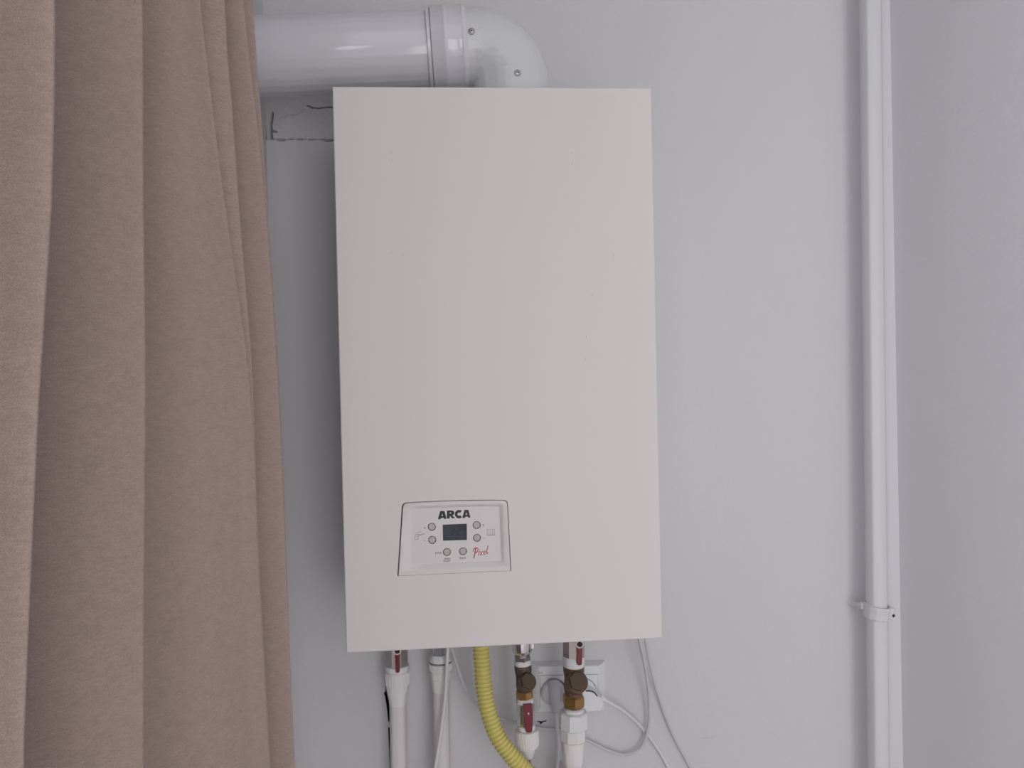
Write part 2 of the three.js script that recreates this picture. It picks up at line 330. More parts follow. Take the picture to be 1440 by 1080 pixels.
  const stroke = (pts, col, w, smooth) => {
    c.strokeStyle = col; c.lineWidth = w / 9 * 0.00089 * K; c.lineCap = c.lineJoin = 'round'; c.beginPath();
    const q = pts.map(([x, y]) => C5(x, y)); c.moveTo(...q[0]);
    if (smooth) { for (let i = 1; i < q.length - 1; i++) c.quadraticCurveTo(...q[i], (q[i][0] + q[i + 1][0]) / 2, (q[i][1] + q[i + 1][1]) / 2); c.lineTo(...q[q.length - 1]); } else q.slice(1).forEach((p) => c.lineTo(...p));
    c.stroke();
  };
  const redInk = '#b0122c';
  stroke([[978, 650], [968, 700], [954, 766]], redInk, 13);
  stroke([[946, 684], [948, 656], [976, 638], [1004, 640], [1008, 664], [996, 694], [972, 704]], redInk, 11, true);
  stroke([[1022, 684], [1013, 734]], redInk, 9); stroke([[1027, 662], [1028, 664]], redInk, 10);
  stroke([[1036, 686], [1060, 732]], redInk, 8); stroke([[1066, 682], [1032, 734]], redInk, 8);
  stroke([[1078, 708], [1098, 700], [1104, 684], [1092, 676], [1080, 690], [1076, 716], [1088, 728], [1106, 714]], redInk, 8, true);
  stroke([[1136, 614], [1122, 664], [1116, 704], [1124, 712], [1134, 702]], redInk, 10, true);
  const thin = '#8d8688', dk = '#5f595c';
  stroke([[222, 455], [290, 430]], thin, 5); stroke([[212, 474], [250, 466], [262, 474], [325, 455]], thin, 5); stroke([[232, 486], [262, 478], [300, 472], [322, 462]], thin, 4);
  stroke([[214, 474], [208, 496], [200, 534], [248, 532], [248, 496], [258, 484]], thin, 5); stroke([[208, 498], [248, 496]], thin, 4);
  stroke([[1128, 410], [1216, 408], [1216, 472], [1128, 474], [1128, 410]], thin, 5);
  for (const x of [1150, 1172, 1194]) stroke([[x, 416], [x, 470]], thin, 4);
  stroke([[1120, 482], [1222, 480]], thin, 5); stroke([[1122, 424], [1130, 424]], thin, 4); stroke([[1216, 424], [1224, 424]], thin, 4);
  for (const [x, y] of [[330, 386], [1074, 353]]) { stroke([[x - 14, y], [x + 14, y]], thin, 5); stroke([[x, y - 14], [x, y + 14]], thin, 5); }
  for (const [x, y] of [[332, 548], [1080, 516]]) stroke([[x - 13, y], [x + 13, y]], thin, 5);
  const word = (s, x, y, w, h) => { c.save(); c.fillStyle = dk; c.font = `bold ${Math.round(h / 9 * 0.00089 * K * 1.36)}px sans-serif`; c.textAlign = 'center'; c.textBaseline = 'middle'; const [X, Y] = C5(x, y); c.translate(X, Y); c.scale((w / 9 * 0.00089 * K) / c.measureText(s).width, 1); c.fillText(s, 0, 0); c.restore(); };
  word('ENTER', 503, 703, 84, 26); word('MENU/', 618, 775, 80, 22); word('ON/OFF', 610, 806, 92, 26); word('RESET', 812, 768, 84, 26);
  const tex = new THREE.CanvasTexture(cv); tex.colorSpace = THREE.SRGBColorSpace; tex.anisotropy = 8;
  const fg = new THREE.ExtrudeGeometry(shape, { depth: 0.0024, bevelEnabled: false, curveSegments: 28 }).translate(0, 0, faceZ - 0.0024);
  { const p = fg.attributes.position, uv = fg.attributes.uv; for (let i = 0; i < p.count; i++) uv.setXY(i, (p.getX(i) - fx0) / (fx1 - fx0), 1 - (fy1 - p.getY(i)) * K / 1292); }
  part('panel_face', b(fg), S({ map: tex, roughness: 0.45 }), P, 'printed face of the control panel');
  part('panel_backing', b(box(-0.112, -0.010, 1.309, 1.372, faceZ - 0.0075, faceZ - 0.0045)), M.dark, P);
  for (const [x, y] of keys) part('push_button', b(turned([[0.0001, 0.0042], [0.0030, 0.0041], [0.0040, 0.0037], [0.00435, 0.0028], [0.00435, -0.001], [0.0001, -0.001]].reverse(), 32).rotateX(Math.PI / 2).translate(x, y, faceZ - 0.0040)), M.button, P);
  // display: flat dark glass with the digits it shows
  const dv = document.createElement('canvas'); dv.width = 512; dv.height = 352; const d = dv.getContext('2d');
  d.fillStyle = '#2c3540'; d.fillRect(0, 0, 512, 352); d.fillStyle = d.strokeStyle = '#0a0c10'; d.lineWidth = 15;
  const seg2 = (x, y, w, h) => { const s = 6; d.beginPath(); d.moveTo(x + s, y); d.lineTo(x + w - s, y); d.moveTo(x + w, y + s + 4); d.lineTo(x + w, y + h / 2 - s); d.moveTo(x + w - s, y + h / 2); d.lineTo(x + s, y + h / 2); d.moveTo(x, y + h / 2 + s); d.lineTo(x, y + h - s - 4); d.moveTo(x + s, y + h); d.lineTo(x + w - s, y + h); d.stroke(); };
  seg2(178, 92, 62, 130); seg2(292, 92, 62, 130);
  d.lineWidth = 9; d.strokeRect(392, 82, 26, 30); d.strokeRect(440, 82, 32, 46); d.fillRect(320, 256, 40, 12);
  const dt = new THREE.CanvasTexture(dv); dt.colorSpace = THREE.SRGBColorSpace;
  const lx0 = lcd[0][0] - 0.0005, lx1 = lcd[1][0] + 0.0005, ly0 = lcd[2][1] - 0.0008, ly1 = lcd[0][1] + 0.0003;
  const lg = new THREE.BoxGeometry(lx1 - lx0, ly1 - ly0, 0.0012).translate((lx0 + lx1) / 2, (ly0 + ly1) / 2, faceZ - 0.0032);
  part('display', b(lg), S({ map: dt, roughness: 0.5 }), P, 'dark display reading 22 degrees');
}

// ---------- flue ----------
{
  const F = thing('flue_duct', 'white round flue duct with a screwed elbow on top of the boiler', 'flue pipe', [0.0265, 1.9026, 0.13]);
  const o = (g) => g.translate(-0.0265, -1.9026, -0.13);
  const tilt = 0.046, axisY = (x) => 1.9975 + (x + 0.09) * tilt, dir = [-1, -tilt, 0];
  const along = (x, g) => aim(g, dir, [x, axisY(x), 0.13]);
  const len = 0.37;
  // the pipe runs off level and a little away from the wall
  const run = (g) => aim(g, [-1, -0.066, 0.05], [-0.083, axisY(-0.083), 0.13]);
  part('duct_pipe', o(run(turned([[0.0515, 0], [0.0515, len], [0.049, len], [0.049, 0]], 96))), M.flue, F);
  part('collar', o(along(-0.0300, turned([[0.0540, 0], [0.0562, 0.002], [0.0578, 0.0045], [0.0582, 0.0062], [0.0575, 0.0080], [0.0575, 0.0270], [0.0583, 0.0285], [0.0586, 0.0300], [0.0583, 0.0315], [0.0576, 0.0330], [0.0576, 0.0475], [0.0570, 0.0488], [0.0545, 0.0488], [0.0545, 0.0496], [0.0555, 0.0500], [0.0555, 0.0540], [0.0548, 0.0548], [0.0516, 0.0548]], 96, 0.5))), M.flue, F);
  part('gasket', o(along(-0.0300, turned([[0.0515, 0.0480], [0.0546, 0.0484], [0.0546, 0.0500], [0.0515, 0.0503]], 64))), M.gasket, F);
  // elbow: short run, tight bend, drop into the boiler
  const xv = 0.0305, Rb = 0.0545, pts = [], xs = xv - Rb;
  const yh = axisY(xs);
  for (let i = 0; i <= 6; i++) { const x = -0.034 + (xs + 0.034) * i / 6; pts.push([x, axisY(x), 0.13]); }
  for (let i = 1; i <= 24; i++) { const a = i / 24 * Math.PI / 2; pts.push([xs + Rb * Math.sin(a), yh - Rb * (1 - Math.cos(a)), 0.13]); }
  for (let y = yh - Rb - 0.012; y > 1.9026; y -= 0.012) pts.push([xv, y, 0.13]);
  pts.push([xv, 1.9026, 0.13]);
  // the inside of a bend this tight folds over itself: build it ring by ring, held to the bend's inner line
  const N = pts.length, seg = 72, pos = [], idx = [], r = 0.0545;
  for (let i = 0; i < N; i++) {
    const p = pts[i], a = pts[Math.max(0, i - 1)], q = pts[Math.min(N - 1, i + 1)], t = V(q[0] - a[0], q[1] - a[1], 0).normalize(), n = V(-t.y, t.x, 0);
    for (let j = 0; j <= seg; j++) {
      const g = 2 * Math.PI * j / seg; let u = r * Math.cos(g), z = r * Math.sin(g);
      if (i > 5 && i < 32) u = Math.max(u, -(Rb - 0.0006));
      const x = p[0] + n.x * u, y = p[1] + n.y * u;
      pos.push(x, y, 0.13 + z);
    }
  }
  for (let i = 0; i < N - 1; i++) for (let j = 0; j < seg; j++) { const a = i * (seg + 1) + j; idx.push(a, a + seg + 1, a + 1, a + 1, a + seg + 1, a + seg + 2); }
  const eg = new THREE.BufferGeometry(); eg.setAttribute('position', new THREE.Float32BufferAttribute(pos, 3)); eg.setIndex(idx);
  part('elbow', o(toCreasedNormals(eg, 0.6)), M.elbow, F);
  const screwGeo = () => [turned([[0.0046, -0.001], [0.0048, 0.0003], [0.0044, 0.0011], [0.0036, 0.0013], [0.0034, 0.0010], [0.0030, 0.0020], [0.0020, 0.0026], [0.0012, 0.0026], [0.0009, 0.0012], [0.0001, 0.0012]], 28, 0.4)];
  const addScrew = (p, d) => { const s = part('screw', o(aim(join(screwGeo()), d, p)), M.screw, F); part('screw_socket', o(aim(prism(6, 0.0010, 0.0012, 0.0015, 0.0001), d, p)), M.dark, s); };
  addScrew([-0.0247, 2.0010, 0.1848], [0, 0.03, 0.999]);
  addScrew([0.0358, 1.9462, 0.1843], [0.16, 0, 0.985]);
  addScrew([xs + 0.1088 * 0.77, yh - Rb + 0.1088 * 0.638, 0.130], [0.77, 0.638, 0]);
}

// ---------- riser in the corner ----------
{
  const R = thing('riser_pipe', 'tall white painted riser pipe in the room corner held by one clamp', 'pipe', [0.5925, 0, 0.045]);
  const x = (y) => 0.5925 + 0.0066 * y, len = 2.7;
  const lean = V(0.0066, 1, 0).normalize().toArray();
  part('pipe', aim(turned([[0.0158, 0], [0.0158, len], [0.0001, len]], 48), lean, [0, 0, 0]), M.paintPipe, R);
  const cy = 1.1555, cx = x(cy) - 0.5925;
  const put = (g) => aim(g, [0.12, 1, 0.13], [cx, cy, 0]);
  const K = part('pipe_clamp', put(join([turned([[0.0160, -0.0105], [0.0182, -0.0110], [0.0196, -0.0085], [0.0192, -0.0030], [0.0186, 0], [0.0196, 0.0035], [0.0200, 0.0080], [0.0186, 0.0108], [0.0160, 0.0105]], 40, 0.5),
    rbox(0.0150, 0.0232, -0.0080, 0.0098, -0.003, 0.0125, 0.003), rbox(0.012, 0.0205, -0.0075, 0.0120, 0.0090, 0.0160, 0.0025)])), M.paintPipe, R, 'clamp thick with old paint');
  part('clamp_bolt', put(join([turned([[0.0001, 0], [0.0024, 0.0005], [0.0026, 0.002], [0.0001, 0.003]], 6).rotateX(Math.PI / 2).translate(0.0185, 0.0005, 0.0146)])), M.black, K);
  part('clamp_stem', [sweep(spline([[cx - 0.012, cy + 0.004, 0.004], [cx - 0.0165, cy + 0.005, -0.010], [cx - 0.0175, cy + 0.002, -0.028], [cx - 0.0160, cy, -0.045]]), 16, (t) => 0.0042 + 0.0010 * Math.sin(t * 17), 12),
    turned([[0.0001, 0], [0.0085, 0.0005], [0.007, 0.003], [0.005, 0.005], [0.0001, 0.006]], 20).rotateX(Math.PI / 2).translate(cx - 0.0160, cy, -0.0450),
    rbox(cx - 0.0215, cx - 0.011, cy + 0.000, cy + 0.0115, -0.016, -0.006, 0.003)], M.paintPipe, K);
}

// ---------- pipes under the boiler ----------
// knurled grip: ribs round a cylinder
function ribbed(r, y0, y1, n = 36, d = 0.0007) {
  const ribs = [];
  for (let i = 0; i < n; i++) { const a = i / n * 2 * Math.PI; ribs.push(rbox(-0.0007, 0.0007, y0, y1, -d, d, 0.0004, 1).translate(0, 0, r).rotateY(a)); }
  return ribs;
}
// lever of a valve: flat tapered bar with rounded end, hanging down in front
function lever(wTop, wBot, h, t = 0.0022) {
  const s = new THREE.Shape();
  s.moveTo(-wTop / 2, 0); s.lineTo(-wTop / 2, -h * 0.35); s.lineTo(-wBot / 2, -h + wBot * 0.4); s.quadraticCurveTo(-wBot / 2, -h, 0, -h); s.quadraticCurveTo(wBot / 2, -h, wBot / 2, -h + wBot * 0.4); s.lineTo(wTop / 2, -h * 0.35); s.lineTo(wTop / 2, 0); s.closePath();
  return new THREE.ExtrudeGeometry(s, { depth: t, bevelEnabled: true, bevelThickness: 0.0006, bevelSize: 0.0006, bevelSegments: 2 });
}
const torus = (R, r) => new THREE.TorusGeometry(R, r, 10, 32);

{ // first pipe: nickel valve with a red lever, ribbed white fitting, painted pipe sunk in the plaster
  const T = thing('heating_pipe', 'leftmost painted pipe under the boiler with a red-levered nickel valve', 'pipe', [-0.1610, 0, 0.05]);
  T.rotation.z = -0.0058;
  const v = part('valve', [prism(8, 0.0172, 1.108, 1.142, 0.0015, 0.39), turned([[0.0118, 1.138], [0.0118, 1.1995], [0.0001, 1.1995]], 32)], M.nickel, T);
  const l = part('lever', lever(0.0055, 0.0048, 0.0300).translate(0.0022, 1.1345, 0.0180), M.red, v, 'red lever');
  part('lever_nut', torus(0.0050, 0.0010).translate(0.0022, 1.1370, 0.0215), M.tape, l); part('lever_screw', turned([[0.0001, 0], [0.0036, 0], [0.0030, 0.002], [0.0001, 0.0026]], 6, 0.2).rotateX(Math.PI / 2).translate(0.0022, 1.137, 0.0205), M.dark, l);
  part('thread_ring', turned([[0.0165, 1.1005], [0.0182, 1.1015], [0.0182, 1.1085], [0.0165, 1.1095], [0.0001, 1.1095]], 40), M.plasticCool, T);
  part('ribbed_fitting', [turned([[0.0128, 1.0490], [0.0136, 1.0560], [0.0158, 1.0670], [0.0172, 1.0760], [0.0176, 1.0790], [0.0178, 1.0800], [0.0178, 1.0990], [0.0166, 1.1005], [0.0001, 1.1005]], 40), ...ribbed(0.0178, 1.0800, 1.0985)], M.plastic, T);
  part('pipe', turned([[0.0128, 0], [0.0128, 1.050]], 40), M.paintOldPipe, T);
}
{ // second pipe
  const T = thing('heating_pipe', 'painted pipe with a stepped white ribbed fitting, crossed by a white cable', 'pipe', [-0.0960, 0, 0.05]);
  T.rotation.z = -0.0058;
  part('nipple', [prism(6, 0.0122, 1.122, 1.137, 0.001, 0.2), turned([[0.0098, 1.13], [0.0098, 1.1995], [0.0001, 1.1995]], 32)], M.chrome, T);
  part('collar_nut', turned([[0.0150, 1.1110], [0.0174, 1.1125], [0.0174, 1.1150], [0.0158, 1.1190], [0.0140, 1.1225], [0.0001, 1.1230]], 40), M.plasticCool, T);
  part('seal', turned([[0.0155, 1.1085], [0.0160, 1.1100], [0.0160, 1.1112], [0.0001, 1.1112]], 40), M.gasket, T);
  part('ribbed_fitting', [turned([[0.0125, 1.0655], [0.0130, 1.0690], [0.0140, 1.0720], [0.0146, 1.0750], [0.0148, 1.0860], [0.0164, 1.0875], [0.0166, 1.0890], [0.0166, 1.0965], [0.0160, 1.0970], [0.0160, 1.0978], [0.0167, 1.0984], [0.0167, 1.1090], [0.0001, 1.1095]], 40), ...ribbed(0.0167, 1.0985, 1.1085)], M.plastic, T);
  part('pipe', turned([[0.0122, 0], [0.0122, 1.068]], 40), M.paintOldPipe, T);
}
function strainer(parent, y, r, capR, capH, tones, yaw) {   // Y-strainer: body, branch pointing forward and up, hexagonal cap
  const [mBody, mCap] = tones, d = V(Math.sin(yaw) * 0.80, 0.56, Math.cos(yaw) * 0.80).normalize();
  const s = part('strainer', [
    turned([[0.0001, y - 0.024], [r * 0.86, y - 0.024], [r * 0.90, y - 0.016], [r * 0.98, y - 0.008], [r * 0.92, y + 0.002], [r * 0.94, y + 0.007], [r * 1.04, y + 0.013], [r * 1.05, y + 0.022], [r * 0.9, y + 0.023], [0.0001, y + 0.023]], 40, 0.5),
    aim(turned([[0.0001, -0.006], [capR * 0.86, -0.006], [capR * 0.95, 0.006], [capR * 1.05, 0.010], [capR * 1.08, 0.0125], [capR * 1.08, capH - 0.004], [capR * 1.0, capH - 0.003], [0.0001, capH - 0.003]], 40, 0.4), d.toArray(), [0, y - 0.008, 0.001])], mBody, parent, 'brass strainer body');
  part('strainer_cap', aim(prism(6, capR * 0.93, capH - 0.004, capH + 0.0022, 0.0013, 0.3), d.toArray(), [0, y - 0.008, 0.001]), mCap, s);
  return s;
}
{ // third: chrome union, strainer, ball valve with red lever, ribbed adapter
  const T = thing('water_pipe', 'water line with a small brass strainer above a chrome ball valve', 'pipe', [0.0322 - 0.0, 0.9, 0.10]);
  T.rotation.z = 0.034; T.position.x = 0.0391;
  const L = (g) => g.translate(0, -0.9, 0);
  part('union_nut', L(join([turned([[0.0110, 1.1345], [0.0132, 1.1365], [0.0146, 1.1400], [0.0148, 1.1580], [0.0100, 1.1600], [0.0100, 1.1990], [0.0001, 1.1990]], 40), rbox(0.008, 0.0185, 1.1410, 1.1560, -0.004, 0.004, 0.0015)])), M.chrome, T);
  part('neck_nut', L(join([turned([[0.0105, 1.1280], [0.0112, 1.1345], [0.0001, 1.1345]], 32), prism(6, 0.0122, 1.1245, 1.1310, 0.001, 0.1)])), M.steel, T);
  part('thread_ring', L(turned([[0.0108, 1.1180], [0.0128, 1.1190], [0.0126, 1.1235], [0.0112, 1.1260], [0.0001, 1.1262]], 36)), M.tape, T);
  strainer(T, 1.0965 - 0.9, 0.0120, 0.0122, 0.0235, [M.brassDark, M.brassDark], 0.26);
  part('hex_nut', L(prism(8, 0.0124, 1.0690, 1.0820, 0.0020, 0.1)), M.brass, T, 'bright brass nut');
  part('thread_ring', L(turned([[0.0118, 1.0625], [0.0130, 1.0635], [0.0128, 1.0685], [0.0112, 1.0700], [0.0001, 1.07]], 36)), M.tape, T);
  const v = part('ball_valve', L(join([turned([[0.0122, 1.0305], [0.0130, 1.0315], [0.0130, 1.0620], [0.0120, 1.0640], [0.0001, 1.0640]], 40), turned([[0.0060, 0], [0.0060, 0.0155], [0.0001, 0.0155]], 24).rotateX(Math.PI / 2).translate(0.0015, 1.0540, 0)])), M.chrome, T);
  const l = part('lever', L(lever(0.0120, 0.0090, 0.0400, 0.0020).translate(0.0025, 1.0665, 0.0150)), M.red, v, 'red lever');
  part('lever_screw', L(turned([[0.0001, 0], [0.0024, 0], [0.0020, 0.0012], [0.0001, 0.0018]], 6, 0.2).rotateX(Math.PI / 2).translate(0.0025, 1.0540, 0.0176)), M.chrome, l);
  part('thread_ring', L(turned([[0.0124, 1.0235], [0.0134, 1.0245], [0.0134, 1.0300], [0.0124, 1.0308], [0.0001, 1.0308]], 36)), M.tape, T);
  part('ribbed_fitting', L(join([turned([[0.0040, 0.9795], [0.0070, 0.9815], [0.0095, 0.9870], [0.0108, 0.9940], [0.0110, 0.9975], [0.0165, 0.9985], [0.0170, 1.0000], [0.0168, 1.0225], [0.0150, 1.0238], [0.0001, 1.0238]], 40), ...ribbed(0.0168, 1.0005, 1.0215, 40, 0.0005)])), M.plastic, T);
  part('pipe', L(turned([[0.0034, 0.02], [0.0034, 0.984]], 20)), M.copper, T, 'thin brown pipe');
  T.children.at(-1).geometry.translate(0, 0, 0);
}
{ // fourth: nickel valve, large strainer, white adapters turning back to the wall
  const T = thing('water_pipe', 'rightmost water line with a large brass strainer, in front of the wall outlet', 'pipe', [0.0985, 0.9, 0.10]);
  T.rotation.z = -0.029; T.position.x = 0.1004;
  const L = (g) => g.translate(0, -0.9, 0);
  const v = part('valve', L(join([prism(8, 0.0168, 1.1275, 1.1600, 0.0014, 0.2), turned([[0.0130, 1.155], [0.0130, 1.1990], [0.0001, 1.1990]], 32)])), M.nickel, T);
  const l = part('lever', L(lever(0.0070, 0.0062, 0.0300, 0.0024).translate(0.0050, 1.1520, 0.0190)), M.red, v, 'red lever');
  part('lever_nut', L(torus(0.0050, 0.0010).translate(0.0050, 1.1525, 0.0228)), M.tape, l); part('lever_screw', L(turned([[0.0001, 0], [0.0036, 0], [0.0030, 0.002], [0.0001, 0.0026]], 6, 0.2).rotateX(Math.PI / 2).translate(0.0050, 1.1525, 0.0222)), M.dark, l);
  part('thread_ring', L(turned([[0.0150, 1.1120], [0.0160, 1.1140], [0.0163, 1.1260], [0.0150, 1.1285], [0.0001, 1.1285]], 40)), M.plasticCool, T);
  strainer(T, 1.0920 - 0.9, 0.0148, 0.0148, 0.0270, [M.brassDull, M.brassDark], 0.12);
  part('hex_nut', L(prism(6, 0.0168, 1.0538, 1.0708, 0.0030, 0)), M.brass, T, 'bright brass nut');
  part('thread_ring', L(turned([[0.0140, 1.0450], [0.0156, 1.0460], [0.0152, 1.0505], [0.0130, 1.0520], [0.0001, 1.052]], 40)), M.tape, T);
  part('hexagon_fitting', L(join([prism(8, 0.0210, 1.0215, 1.0465, 0.0020, 0.39), turned([[0.0160, 1.0180], [0.0190, 1.0230], [0.0001, 1.0230]], 40)])), M.plasticCool, T);
  part('coupling', L(join([prism(8, 0.0186, 1.0040, 1.0220, 0.0010, 0.2), turned([[0.0176, 1.0030], [0.0184, 1.0045], [0.0001, 1.0045]], 40), turned([[0.0060, 0.9610], [0.0110, 0.9625], [0.0145, 0.9670], [0.0160, 0.9740], [0.0168, 0.9860], [0.0174, 1.0030], [0.0001, 1.0032]], 40)])), M.plastic, T);
  part('pipe', sweep(spline([[0, 0.075, 0], [0, 0.055, -0.002], [0, 0.030, -0.020], [0, 0.015, -0.055], [0, 0.012, -0.101]]), 30, 0.0115, 24), M.paintOldPipe, T);
}

// ---------- yellow hose ----------
{
  const pts = [[-0.0297, 1.199, 0.095], [-0.0291, 1.152, 0.100], [-0.0278, 1.1226, 0.105], [-0.0257, 1.0883, 0.111], [-0.0197, 1.0563, 0.120], [-0.0083, 1.0273, 0.127], [0.0091, 1.0032, 0.132], [0.0279, 0.9818, 0.134], [0.0557, 0.9496, 0.134], [0.078, 0.91, 0.13], [0.088, 0.86, 0.12], [0.09, 0.75, 0.10], [0.09, 0.4, 0.08], [0.09, 0.0, 0.07]];
  const T = thing('gas_hose', 'yellow corrugated gas hose curving down to the right under the boiler', 'hose', [0.09, 0, 0.07]);
  const cv = spline(pts), len = cv.getLength(), pitch = 0.0057;
  part('hose', sweep(cv, Math.round(len / pitch * 8), (t, s) => { const w = 0.5 + 0.5 * Math.cos(2 * Math.PI * s / pitch); return 0.0102 + 0.0022 * Math.pow(w, 0.6); }, 28).translate(-0.09, 0, -0.07), M.hose, T);
}

// ---------- outlet, plugs, cables ----------
{
  const O = thing('wall_outlet', 'white double wall outlet behind the strainers', 'outlet', [0.1105, 1.0440, 0]);
  O.rotation.z = -0.030;
  const rings = [[0.0590, 0.0395, 0], [0.0590, 0.0395, 0.004], [0.0575, 0.0385, 0.006], [0.0490, 0.0360, 0.0142], [0.0478, 0.0350, 0.015], [0.0464, 0.0268, 0.015], [0.0464, 0.0268, 0.0125]], pos = [], idx = [];
  for (const [a, b, z] of rings) for (const [sx, sy] of [[-1, -1], [1, -1], [1, 1], [-1, 1]]) pos.push(sx * a, sy * b - (a < 0.047 ? 0.004 : 0), z);
  for (let k = 0; k < rings.length - 1; k++) for (let s = 0; s < 4; s++) { const a = k * 4 + s, c = k * 4 + (s + 1) % 4; idx.push(a, c, a + 4, c, c + 4, a + 4); }
  const g = new THREE.BufferGeometry(); g.setAttribute('position', new THREE.Float32BufferAttribute(pos, 3)); g.setIndex(idx);
  part('frame', toCreasedNormals(g, 0.5), M.plasticCool, O);
  const sh = poly([[-0.0459, -0.0303], [0.0459, -0.0303], [0.0459, 0.0223], [-0.0459, 0.0223]]);
  for (const x of [-0.0245, 0.0225]) { const p = new THREE.Path(); p.absarc(x, -0.0035, 0.0208, 0, Math.PI * 2); sh.holes.push(p); }
  part('socket_plate', new THREE.ExtrudeGeometry(sh, { depth: 0.008, bevelEnabled: false, curveSegments: 40 }).translate(0, 0, 0.0078), M.plasticCool, O);
  for (const x of [-0.0245, 0.0225]) part('socket_well', turned([[0.0206, 0.0155], [0.0204, 0.002], [0.0001, 0.002]], 40).rotateX(Math.PI / 2).translate(x, -0.0035, 0), M.plug, O);
  part('maker_mark', [0, 1, 2].map((i) => box(-0.0485 + i * 0.0022, -0.0470 + i * 0.0022, 0.0255, 0.0268, 0.0146, 0.0152)), S({ color: lin(0.2, 0.19, 0.2) }), O);
}
{
  const T = thing('round_plug', 'grey round plug in the left socket with its cable hanging straight down', 'plug', [0.0845, 1.0415, 0.016]);
  part('plug_body', [turned([[0.0001, -0.012], [0.0196, -0.012], [0.0196, 0.004], [0.0188, 0.008], [0.0165, 0.0105], [0.0001, 0.0112]], 48, 0.5).rotateX(Math.PI / 2),
    sweep(spline([[0.001, 0.0165, 0.006], [0.001, 0.010, 0.0150], [0.0012, 0, 0.0205], [0.0015, -0.012, 0.0215], [0.0015, -0.022, 0.0205]]), 24, (t) => 0.0095 - 0.0025 * t, 24)], M.plug, T);
  const c = spline([[0.086, 1.027, 0.036], [0.0862, 1.018, 0.036], [0.0868, 0.99, 0.042], [0.0868, 0.96, 0.046], [0.0840, 0.92, 0.046], [0.081, 0.84, 0.036], [0.078, 0.6, 0.012], [0.078, 0.0, 0.012]]);
  part('cable', sweep(c, 120, 0.0030, 14).translate(-0.0845, -1.0415, -0.016), M.cable, T);
}
{
  const T = thing('tapered_plug', 'white tapered plug leaning right out of the right socket', 'plug', [0.1325, 1.0390, 0.016]);
  const sh = poly([[0.1240, 1.0585], [0.1430, 1.0500], [0.1578, 1.0400], [0.1596, 1.0290], [0.1540, 1.0205], [0.1240, 1.0205]].map(([x, y]) => [x - 0.1325, y - 1.0390]));
  part('plug_body', [turned([[0.0001, -0.012], [0.0204, -0.012], [0.0204, 0.004], [0.0001, 0.004]], 40, 0.5).rotateX(Math.PI / 2).translate(0, 0.0008, 0),
    new THREE.ExtrudeGeometry(sh, { depth: 0.026, bevelEnabled: true, bevelThickness: 0.003, bevelSize: 0.0025, bevelOffset: -0.0025, bevelSegments: 4 }).translate(0, 0, 0.004),
    aim(turned([[0.0050, 0], [0.0045, 0.004], [0.0030, 0.008], [0.0001, 0.008]], 20), [0.9, -0.3, 0.1], [0.0245, -0.0035, 0.018])], M.plasticCool, T);
  const c = spline([[0.1560, 1.0355, 0.034], [0.1640, 1.0325, 0.036], [0.1740, 1.0250, 0.034], [0.1880, 1.0140, 0.026], [0.2129, 0.9897, 0.012], [0.2382, 0.9588, 0.006], [0.2561, 0.9315, 0.005], [0.2695, 0.9055, 0.005], [0.2862, 0.87, 0.005], [0.31, 0.78, 0.005], [0.33, 0.5, 0.005], [0.33, 0.0, 0.006]]);
  part('cable', sweep(c, 140, 0.0026, 12).translate(-0.1325, -1.0390, -0.016), M.cable, T);
}
function cable(label, pts, r, mat, n = 160) {
  const e = pts[pts.length - 1], m = new THREE.Mesh(sweep(spline(pts), n, r, 12).translate(-e[0], -e[1], -e[2]), mat);
  m.name = numbered('cable'); m.position.set(...e); m.castShadow = m.receiveShadow = true; m.userData = { label, category: 'cable' }; scene.add(m);
}
cable('white cable hanging down across the second pipe', [[-0.0765, 1.199, 0.08], [-0.0769, 1.1473, 0.08], [-0.0784, 1.1263, 0.08], [-0.0829, 1.0685, 0.08], [-0.0904, 1.0161, 0.08], [-0.0999, 0.9639, 0.08], [-0.1072, 0.9221, 0.08], [-0.118, 0.80, 0.07], [-0.125, 0.5, 0.03], [-0.125, 0, 0.01]], 0.0027, M.cable);
cable('thin grey cable looping behind the hose and strainers and back up to the boiler', [[0.2080, 1.199, 0.06], [0.2103, 1.1541, 0.06], [0.2143, 1.1332, 0.06], [0.229, 1.069, 0.04], [0.2372, 1.0042, 0.02], [0.2343, 0.968, 0.015], [0.223, 0.9422, 0.012], [0.1998, 0.9321, 0.010], [0.1747, 0.9392, 0.010], [0.143, 0.9558, 0.009], [0.098, 0.9753, 0.008], [0.0642, 0.9817, 0.010], [0.0205, 1.0035, 0.030], [-0.0091, 1.0162, 0.036], [-0.0342, 1.0384, 0.044], [-0.0531, 1.0707, 0.056], [-0.0661, 1.1167, 0.070], [-0.0727, 1.1471, 0.08], [-0.074, 1.199, 0.08]], 0.0024, M.cableGrey, 240);
cable('thin straight cable running down the wall to the right of the loop', [[0.2220, 1.199, 0.05], [0.2237, 1.1503, 0.05], [0.2266, 1.1281, 0.048], [0.2374, 1.0815, 0.03], [0.256, 1.0181, 0.013], [0.2754, 0.9644, 0.007], [0.3044, 0.9054, 0.004], [0.3256, 0.864, 0.004], [0.36, 0.75, 0.004], [0.38, 0.4, 0.004], [0.38, 0, 0.006]], 0.0021, M.cableGrey);
{
  const m = new THREE.Mesh(sweep(spline([[0.1230, 1.0770, 0.105], [0.1300, 1.0765, 0.105], [0.1355, 1.0735, 0.104], [0.1400, 1.0672, 0.103]]), 24, (t) => 0.0011 - 0.0004 * t, 8).translate(-0.123, -1.077, -0.105), M.black);
  m.name = numbered('wire_tie'); m.position.set(0.123, 1.077, 0.105); m.castShadow = m.receiveShadow = true; m.userData = { label: 'short black wire end poking out behind the large brass strainer', category: 'wire' }; scene.add(m);
}

